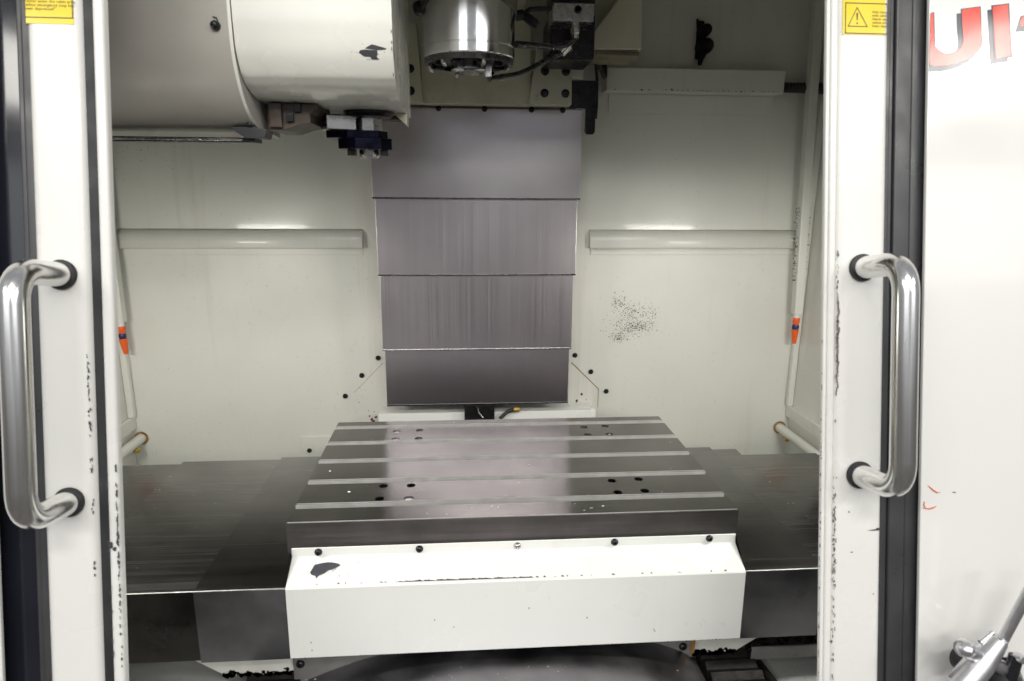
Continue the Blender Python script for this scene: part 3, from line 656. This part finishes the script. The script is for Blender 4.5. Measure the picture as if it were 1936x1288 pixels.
# grimy underside bracket between magazine and cover
b = bm_(); prism(b, [(-.423, .7075), (-.34, .7075), (-.34, .700), (-.352, .690), (-.352, .676), (-.372, .672), (-.395, .664), (-.425, .664)], 'y', .14, .26, .002); obj('bracket', b, 'bracket', tc)
b = bm_(); box(b, -.418, -.398, .130, .1395, .668, .7065, .001); obj('bracket_plate', b, 'bracket', tc)
for x, z in ((-.372, .700), (-.385, .684)): 
    b = bm_(); box(b, x-.006, x+.006, .133, .1398, z-.007, z+.007, .001); obj('bracket_nut', b, 'oxide', tc)
b = bm_(); box(b, -.36, -.215, .302, .35, .6980, .7064, .002); obj('mounting_plate', b, 'bracket', tc)
b = bm_(); prism(b, [(-.1972, .7065), (-.1972, .684), (-.222, .7065)], 'y', .26, .30); obj('gusset', b, 'head', tc)
HX, HY = -.267, .25
b = bm_(); lathe(b, [(.047, .7066), (.047, .7025), (.042, .698), (.041, .6965), (.0001, .6965)], (HX, HY, 0), 'z', 32); obj('hub_flange', b, 'oxide', tc)
b = bm_(); lathe(b, [(.0225, .6964), (.0225, .6952), (.018, .695), (.018, .690)], (HX, HY, 0), 'z', 24); obj('hub_shaft', b, 'spindle', tc)
b = bm_()
prism(b, [(HX+.0265*math.cos(math.radians(22.5+45*k)), HY+.0265*math.sin(math.radians(22.5+45*k))) for k in range(8)], 'z', .671, .6945, .001); obj('hub_nut', b, 'steel', tc)
b = bm_(); box(b, -.351, -.297, .215, .275, .672, .697, .0015); 
M_rot = Matrix.Translation((-.324, .245, 0)) @ Matrix.Rotation(math.radians(22), 4, 'Z') @ Matrix.Translation((.324, -.245, 0))
bmesh.ops.transform(b, matrix=M_rot, verts=b.verts); obj('gripper_block', b, 'steel', tc)
b = bm_(); prism(b, [(-.342, .218), (-.300, .200), (-.246, .210), (-.232, .235), (-.236, .285), (-.30, .30), (-.340, .285)], 'z', .657, .6705, .001); obj('gripper_arm', b, 'bluesteel', tc)
b = bm_(); prism(b, [(-.318, .200), (-.285, .186), (-.240, .190), (-.222, .210), (-.228, .260), (-.31, .27)], 'z', .637, .656, .0015); obj('gripper_jaw', b, 'bluesteel', tc)
b = bm_(); lathe(b, [(.0185, .6365), (.0185, .626), (.016, .622), (.009, .622), (.009, .630), (.0001, .630)], (HX, .235, 0), 'z', 22); obj('end_cap', b, 'steel', tc)
for s in (-1, 1): 
    b = bm_(); box(b, HX+s*.030-.007, HX+s*.030+.007, .21, .24, .626, .6365, .001); obj('cap_lug', b, 'oxide', tc)

# ------------------------------------------------------------------ sliding doors and front panels (leaning plane: local x, -depth, height)
def dbox(b, s0, s1, d0, d1, h0, h1, bev=0, seg=3): box(b, s0, s1, -d1, -d0, h0, h1, bev, seg)
def vbar(b, s0, s1, d0, d1, h0, h1, r=0):
    "upright bar whose two front corners are rounded"
    pts = [(s0, -d0), (s1, -d0)]
    for k in range(7): a = math.pi/2*k/6; pts.append((s1-r+r*math.cos(a), -d1+r-r*math.sin(a)))
    for k in range(7): a = math.pi/2*k/6; pts.append((s0+r-r*math.sin(a), -d1+r-r*math.cos(a)))
    prism(b, pts if r else [(s0, -d0), (s1, -d0), (s1, -d1), (s0, -d1)], 'z', h0, h1)
HB, HT = -.62, .70
def door(lab, sgn, S):
    t = thing('sliding_door', lab, 'sliding door', tuple(DO), 'sliding doors of the enclosure', (-LEAN, 0, 0))
    def part(n, m, fn, **k):
        b = bm_(); fn(b); return obj(n, b, m, t, local=True, **k)
    lo = lambda a, c: (min(a, c), max(a, c))
    for n, m, a, c, d0, d1, r in S['bars']:
        s0, s1 = lo(a, c); part(n, m, lambda b: vbar(b, s0, s1, d0, d1, HB, HT, r), ang=50)
    # handle
    hs, hu, hl = S['handle']
    def hnd(b): tube(b, rounded([(hs, .004, hu), (hs, -.084, hu), (hs, -.084, hl), (hs, .004, hl)], .036, 10), .0142, 28)
    h = part('handle', 'chrome', hnd, ang=70)
    for z in (hu, hl):
        b = bm_(); lathe(b, [(.0142, .0), (.0172, .0), (.0176, -.003), (.0166, -.0052), (.0142, -.0056)], (hs, -.0003, z), 'y', 32, False); o = obj('grommet', b, 'rubber', h)
    return t
left = door('white sliding door left of the opening with steel handle and chipped edge', -1, dict(
    bars=[('door_post', 'white', -.5905, -.5295, -.05, 0, .011), ('rubber_seal', 'rubber', -.5297, -.5172, -.03, -.008, 0), ('edge_flange', 'white', -.5174, -.5040, -.012, -.001, .005),
          ('window_gasket', 'gasket', -.6010, -.5900, -.05, -.009, .003), ('window_gasket', 'gasket', -.6085, -.6012, -.05, -.014, .002),
          ('window', 'glass', -.80, -.6083, -.040, -.022, 0)],
    handle=(-.5585, .172, -.0945)))
right = door('white sliding door right of the opening with steel handle and warning label', 1, dict(
    bars=[('edge_flange', 'white', .3640, .3690, -.009, -.003, .002), ('edge_flange', 'white', .3692, .3785, -.012, -.001, .003), ('door_post', 'white', .3784, .4450, -.012, 0, .009),
          ('window_gasket', 'gasket', .4448, .4520, -.05, -.008, .002), ('window_gasket', 'gasket', .4522, .4600, -.05, -.014, .002), ('window_gasket', 'gasket', .4602, .4830, -.05, -.010, .003),
          ('window_gasket', 'gasket', .4832, .53, -.05, -.012, .003), ('window', 'glass', .53, .80, -.040, -.030, 0)],
    handle=(.4120, .178, -.0872)))
# chips along the door edges
def dchips(t, items, m='chip'):
    b = bm_()
    for s, h, rs, rh, d in items: poly(b, [Vector(p) for p in blob((s, -d, h), (1, 0, 0), (0, 0, 1), rs, rh, 9, .55)])
    o = obj('chipped_paint', b, m, t, False, local=True); o['kind'] = 'stuff'
def hp(px, py): return on_door(px, py)
it = []
for _ in range(75):
    px_, py_ = 0, rnd.triangular(870, 1288, 1000); s, h = hp(236, py_); it.append((-.5035+rnd.uniform(-.0026, -.0008), h, rnd.uniform(.0004, .0016), rnd.uniform(.001, .0045), .0008+.0002*rnd.random()))
for _ in range(40):
    s, h = hp(200, rnd.uniform(860, 1288)); it.append((-.5168+rnd.uniform(.0000, .0020), h, rnd.uniform(.0004, .0012), rnd.uniform(.001, .004), .0004))
for py_, s_, rs, rh in ((1030, -.5140, .0034, .006), (1038, -.510, .0030, .004), (1026, -.506, .0022, .004), (885, -.5055, .0014, .008)):
    s, h = hp(215, py_); it.append((s_, h, rs, rh, .0002))
for py_, n in ((705, 14), (745, 10), (800, 10), (870, 8), (1075, 6), (960, 5)):
    for _ in range(n):
        s, h = hp(180, rnd.gauss(py_, 16)); it.append((-.5295+rnd.uniform(-.0052, -.0028), h, rnd.uniform(.0004, .0014), rnd.uniform(.0008, .0035), -.0008))
dchips(left, it)
it = []
for _ in range(150):
    py_ = rnd.choice((rnd.uniform(470, 800), rnd.gauss(1035, 45), rnd.uniform(900, 1288))); s, h = hp(1580, py_)
    it.append((.3785+rnd.gauss(.001, .0013), h, rnd.uniform(.0003, .0011), rnd.uniform(.0008, .004), .0006))
for _ in range(40):
    s, h = hp(1560, rnd.uniform(560, 1288)); it.append((.3615+rnd.uniform(.0, .0012), h, rnd.uniform(.0003, .0009), rnd.uniform(.001, .004), -.0022))
for px_, py_, rs, rh in ((1652, 1002, .010, .0012), (1660, 1000, .004, .002), (1610, 1044, .002, .001), (1605, 968, .001, .002), (1651, 1123, .001, .0015)):
    s, h = hp(px_, py_); it.append((s, h, rs, rh, .0004))
dchips(right, it)
it = []
for k in range(24):
    s, h = hp(1582, 560+k*8); it.append((.3812+rnd.gauss(0, .0007), h, .0018*math.sin(math.pi*(k+1)/25)+.0006, .0052, .0005))
dchips(right, it, 'chip_brown')
# warning labels
def outline(b, pts, w, y):
    n = len(pts)
    for i in range(n):
        p, q_ = Vector(pts[i]), Vector(pts[(i+1) % n]); d = (q_-p).normalized(); nn = Vector((-d.y, d.x))*w; p2, q2 = p-d*w, q_+d*w
        poly(b, [(a.x, y, a.y) for a in (p2-nn, q2-nn, q2+nn, p2+nn)])
def wlabel(t, s0, s1, h0, h1, bs0, bs1, bh0, bh1):
    b = bm_(); dbox(b, s0, s1, .0001, .0005, h0, h1); lab_ = obj('warning_label', b, 'yellow', t, False, local=True)
    b = bm_(); outline(b, [(bs0, bh0), (bs1, bh0), (bs1, bh1), (bs0, bh1)], .0006, -.0007); obj('label_border', b, 'print', lab_, False)
    return lab_
s0, ht = on_door(1598, -12); s1 = .4380; _, hb = on_door(1620, 66); bs0, bh1 = on_door(1597, 6); _, bh0 = on_door(1598, 63)
lr = wlabel(right, s0-.003, s1, hb, ht, bs0+.001, s1+.004, bh0, bh1)
b = bm_(); tri = [on_door(1603, 50), on_door(1639, 51), on_door(1620, 15)]; outline(b, tri, .0005, -.0008)
c = on_door(1620, 33); poly(b, [(c[0]-.0012, -.0008, c[1]+.005), (c[0]-.0006, -.0008, c[1]-.004), (c[0]+.0006, -.0008, c[1]-.004), (c[0]+.0012, -.0008, c[1]+.005)])
poly(b, [(c[0]+.0012*math.cos(k*.7854), -.0008, c[1]-.0075+.0012*math.sin(k*.7854)) for k in range(8)])
obj('warning_triangle', b, 'print', lr, False)
for i, l in enumerate(('Axis movem', 'with cabin d', 'Never enter', 'unless eme', 'been depre')):
    s, h = on_door(1648.5, 25.5+6.6*i); glyphs(l, .0048, 'print', lr, (s, -.0006, h), 'lettering')
s0, hb = on_door(43, 44); s1, _ = on_door(140, 44); _, ht = on_door(90, -60); bs1, bh0 = on_door(138, 35)
ll = wlabel(left, -.5880, s1, hb, ht, -.5935, bs1, bh0, ht-.004)
for i, l in enumerate(('Never enter the cabin area', 'unless emergency stop has', 'been depressed"')):
    s, h = on_door(47, 4.5+7.2*i); glyphs(l, .0050, 'print', ll, (s, -.0006, h), 'lettering')

# fixed front panels
fp = thing('machine_fascia', 'white machine front panel with red lettering at the right edge', 'fascia', tuple(DO), None, (-LEAN, 0, 0))
b = bm_(); dbox(b, .4965, 1.25, -.006, 0, HB, .95, .0015); obj('panel', b, 'panel', fp, local=True)
def L3(pts, d): return [(on_door(x, y)[0], -d, on_door(x, y)[1]) for x, y in pts]
EX = .4975
def clip(pts): return [(max(p[0], EX), p[1], p[2]) for p in pts]
import itertools
def U(dx, dy, k=0):
    "outline of the letter U in picture points"
    out = [(1812-k, 18-k*.6), (1852+k, 14-k)]
    out += [(1853.5+k, 50), (1855+k, 78), (1854+k, 88), (1848+k, 97+k), (1838, 106+k), (1822, 115+k), (1805, 121+k), (1785, 125+k), (1765, 125+k), (1750, 122+k), (1738, 117+k), (1730, 105), (1728, 90), (1727, 60), (1725, 24)]
    out += [(1765+k, 24-k), (1766+k, 60), (1767+k, 80), (1770+k, 92), (1776, 98-k), (1786, 102-k), (1800, 101-k), (1808, 96-k), (1814-k, 86), (1813-k, 60)]
    return [(x+dx, y+dy) for x, y in out]
def fan(b, outl, inn, d):
    for i in range(len(outl)-1):
        poly(b, clip(L3([outl[i], outl[i+1], inn[i+1], inn[i]], d)))
def ushape(dx, dy, k, d, m, name):
    outl = [(1852+k, 14-k), (1853.5+k, 50), (1855+k, 78), (1854+k, 88), (1848+k*.9, 97+k*.4), (1838+k*.6, 106+k*.7), (1822, 115+k), (1805, 121+k), (1785, 125+k), (1765, 125+k), (1750, 122+k), (1738, 117+k)]
    inn = [(1818-k, 19-k), (1819-k, 50), (1821-k, 72), (1820-k, 82), (1816-k, 91), (1810-k*.6, 97-k*.6), (1802, 101-k), (1795, 103-k), (1787, 103-k), (1780, 100-k), (1774, 96-k), (1766+k, 88)]
    b = bm_(); fan(b, [(x+dx, y+dy) for x, y in outl], [(x+dx, y+dy) for x, y in inn], d)
    poly(b, clip(L3([(x+dx, y+dy) for x, y in ((1740, 26-k), (1764+k, 25-k), (1765+k, 60), (1766+k, 88), (1738, 117+k), (1738, 60))], d)))
    return obj(name, b, m, fp, False, local=True)
ushape(-8, 9, 1.8, .0002, 'ink', 'letter_shadow'); ushape(0, 0, 1.8, .0004, 'ink', 'letter_outline'); ushape(0, 0, 0, .0006, 'red', 'letter')
I_ = [(1876, 13), (1905, 9), (1911, 106), (1882, 111)]
def grow(p, k): cx = sum(a for a, _ in p)/4; cy = sum(c_ for _, c_ in p)/4; return [(x+(k if x > cx else -k), y+(k if y > cy else -k)) for x, y in p]
for pts, m, d, n in (([(x-7.5, y+8.5) for x, y in grow(I_, 2.2)], 'ink', .0002, 'letter_shadow'), (grow(I_, 2.4), 'ink', .0004, 'letter_outline'), (I_, 'red', .0006, 'letter')):
    b = bm_(); poly(b, L3(pts, d)); obj(n, b, m, fp, False, local=True)
T_ = [(1931, 33), (1960, 26), (1960, 46), (1930, 50), (1927, 48)]
b = bm_(); poly(b, L3([(1929, 31), (1962, 23), (1962, 58), (1919, 61)], .0002)); obj('letter_outline', b, 'ink', fp, False, local=True)
b = bm_(); poly(b, L3(T_, .0004)); obj('letter', b, 'red', fp, False, local=True)
b = bm_()
for path in (((1744, 960), (1756, 962), (1763, 960), (1770, 957)), ((1754, 918), (1764, 927), (1771, 931), (1777, 931)), ((1747, 948), (1746, 955), (1749, 961))):
    v = [Vector(p_) for p_ in L3(path, .0008)]; tube(b, v, [.0004]+[.0009]*(len(v)-2)+[.0003], 6)
obj('orange_marks', b, 'orangemark', fp, local=True)
b = bm_(); poly(b, [Vector(p_) for p_ in L3([(1800, 930), (1806, 930), (1807, 932), (1801, 932)], .0004)]); obj('scuff', b, 'chip', fp, False, local=True)
fp2 = thing('machine_fascia', 'sliver of white front panel in the bottom left corner', 'fascia', tuple(DO), None, (-LEAN, 0, 0))
b = bm_(); dbox(b, -1.25, -.6415, -.006, 0, HB, .95, .0015); obj('panel', b, 'panel', fp2, local=True)
# header over the opening
hd = struct(bpy.data.objects.new('door_header', None), 'sheet metal header above the door opening'); COL.objects.link(hd)
hd.location = DO; hd.rotation_euler = (-LEAN, 0, 0)
b = bm_(); dbox(b, -1.25, 1.25, -.16, -.052, HT, 1.29, .002); obj('header_beam', b, 'white', hd, local=True)

for x0_, x1_, lab in ((-1.05, -.63, 'unseen white hood added behind the left door to cut off lamp light'), (.52, .94, 'unseen white hood added behind the right door to cut off lamp light')):
    wk = thing('fill_lamp_hood', lab, 'lamp hood', ((x0_+x1_)/2, -.13, .42), 'added lamp hoods behind the doors')
    b = bm_(); sheet(b, [(-.165, .37), (-.160, .432), (-.075, .420), (-.060, .409)], 'x', x0_, x1_, .002); obj('hood', b, 'white', wk)  # unseen sheet, added to keep the lamp light off the upper wall

# ------------------------------------------------------------------ articulated clamp arm at lower right
ar = thing('clamp_arm', 'silver articulated rod with cross clamp and black lever in front of the panel', 'clamp arm', tuple(DO), None, (-LEAN, 0, 0))
def D3(px, py, d): s, h = on_door(px, py, d); return Vector((s, -d, h))
a0, a1 = D3(1895, 1212, .06), D3(1965, 1080, .085)
b = bm_(); tube(b, [a0, a1], .0062, 18); obj('rod', b, 'satin', ar, local=True)
p0, p1 = D3(1815, 1300, .065), D3(1888, 1212, .060)
b = bm_(); tube(b, [p0, p0+(p1-p0)*.55, p1, p1+(a1-a0)*.04], [.0165, .0155, .0105, .0085], 20); obj('sleeve', b, 'satin', ar, local=True)
c0, c1 = D3(1826, 1227, .066), D3(1905, 1268, .052)
b = bm_(); tube(b, [c0, c0+(c1-c0)*.10, c0+(c1-c0)*.12, c0+(c1-c0)*.4, c1], [.0102, .0108, .0092, .0095, .0085], 18); obj('cross_pin', b, 'satin', ar, local=True)
b = bm_(); lathe(b, [(.0001, -.012), (.006, -.0105), (.0100, -.006), (.0113, 0), (.0100, .006), (.006, .0105), (.0001, .012)], tuple(c0-(c1-c0)*.03), 'y', 20); obj('ball_end', b, 'satin', ar, local=True)
k0 = D3(1832, 1252, .040); b = bm_(); lathe(b, [(.013, -.012), (.017, -.008), (.017, .012), (.012, .016)], tuple(k0), 'y', 20); obj('lock_knob', b, 'rubber', ar, local=True)
l0, l1 = D3(1921, 1240, .062), D3(1905, 1300, .058)
b = bm_(); tube(b, [l0, l1], .0078, 12); obj('lever', b, 'oxide', ar, local=True)
b = bm_(); lathe(b, [(.0045, -.012), (.0055, -.0095), (.0055, 0)], tuple(l0), 'y', 14); obj('lever_screw', b, 'satin', ar, local=True)
k1 = D3(1897, 1296, .05); b = bm_(); lathe(b, [(.0001, -.02), (.012, -.018), (.021, -.008), (.022, .01), (.012, .02)], tuple(k1), 'y', 22); obj('ball_knob', b, 'rubber', ar, local=True)
b = bm_(); tube(b, [D3(1853, 1215, .058), D3(1876, 1196, .056)], .0035, 10); obj('link_pin', b, 'satin', ar, local=True)
b = bm_(); tube(b, [D3(1905, 1262, .048), D3(1915, 1285, .0)], .012, 16); obj('mount', b, 'oxide', ar, local=True)

# ------------------------------------------------------------------ stray metal chips
def curl(b, c, l, r, ax):
    a = ax; p = Vector(c); pts = [p+Vector((math.cos(a), math.sin(a), 0))*l*(k-1) + Vector((-math.sin(a), math.cos(a), 0))*l*.35*(k % 2) + Vector((0, 0, .001)) for k in range(3)]
    tube(b, pts, [r*.5, r, r*.4], 5)
b = bm_()
spots = [((1118, 962), 0), ((1140, 958), 0), ((1105, 966), 0), ((930, 958), 0), ((942, 960), 0), ((660, 931), 0), ((624, 892), 0), ((1000, 880), 0), ((1152, 822), 0)]
for (px, py), z in spots: curl(b, at(px, py, 2, z), rnd.uniform(.001, .004), rnd.uniform(.0006, .0012), rnd.uniform(-.4, .4))
for _ in range(26):
    p = at(rnd.uniform(650, 1340), rnd.uniform(795, 975), 2, 0)
    curl(b, p, rnd.uniform(.0006, .002), rnd.uniform(.0003, .0007), rnd.uniform(0, 3))
o = obj('metal_swarf', b, 'swarf'); o['kind'] = 'stuff'; o['label'] = 'stray bright metal chips lying on the machine table'
b = bm_()
for (px, py) in ((1455, 912), (1458, 916), (1463, 925), (1432, 926), (1507, 968), (1510, 974), (1524, 976), (1490, 953), (1500, 952), (1503, 1072), (1512, 1071), (1520, 1072), (1440, 1045), (1430, 1060), (294, 926), (302, 927), (322, 902)):
    curl(b, at(px, py, 2, -.111), rnd.uniform(.001, .004), rnd.uniform(.0005, .0011), rnd.uniform(-.6, 1.6))
for _ in range(40):
    s = rnd.choice((0, 1)); p = at(rnd.uniform(240, 520) if s else rnd.uniform(1410, 1550), rnd.uniform(900, 1090), 2, -.111)
    curl(b, p, rnd.uniform(.0005, .0016), rnd.uniform(.0003, .0006), rnd.uniform(0, 3))
o = obj('metal_swarf', b, 'swarf'); o['kind'] = 'stuff'; o['label'] = 'stray metal chips lying on the dark way covers'
b = bm_()
for _ in range(60):
    p = at(rnd.uniform(1390, 1555), rnd.uniform(1240, 1288), 2, ZF); fleck(b, p+Vector((0, 0, .0006)), rnd.uniform(.0008, .0022), (1, 0, 0), (0, 1, 0), (0, 0, 0), 5)
for _ in range(14):
    p = at(rnd.uniform(570, 1300), rnd.uniform(1258, 1288), 2, -.2455); curl(b, p, rnd.uniform(.0006, .002), rnd.uniform(.0004, .0008), rnd.uniform(0, 3))
o = obj('metal_swarf', b, 'swarf'); o['kind'] = 'stuff'; o['label'] = 'metal chips scattered under the white guard'
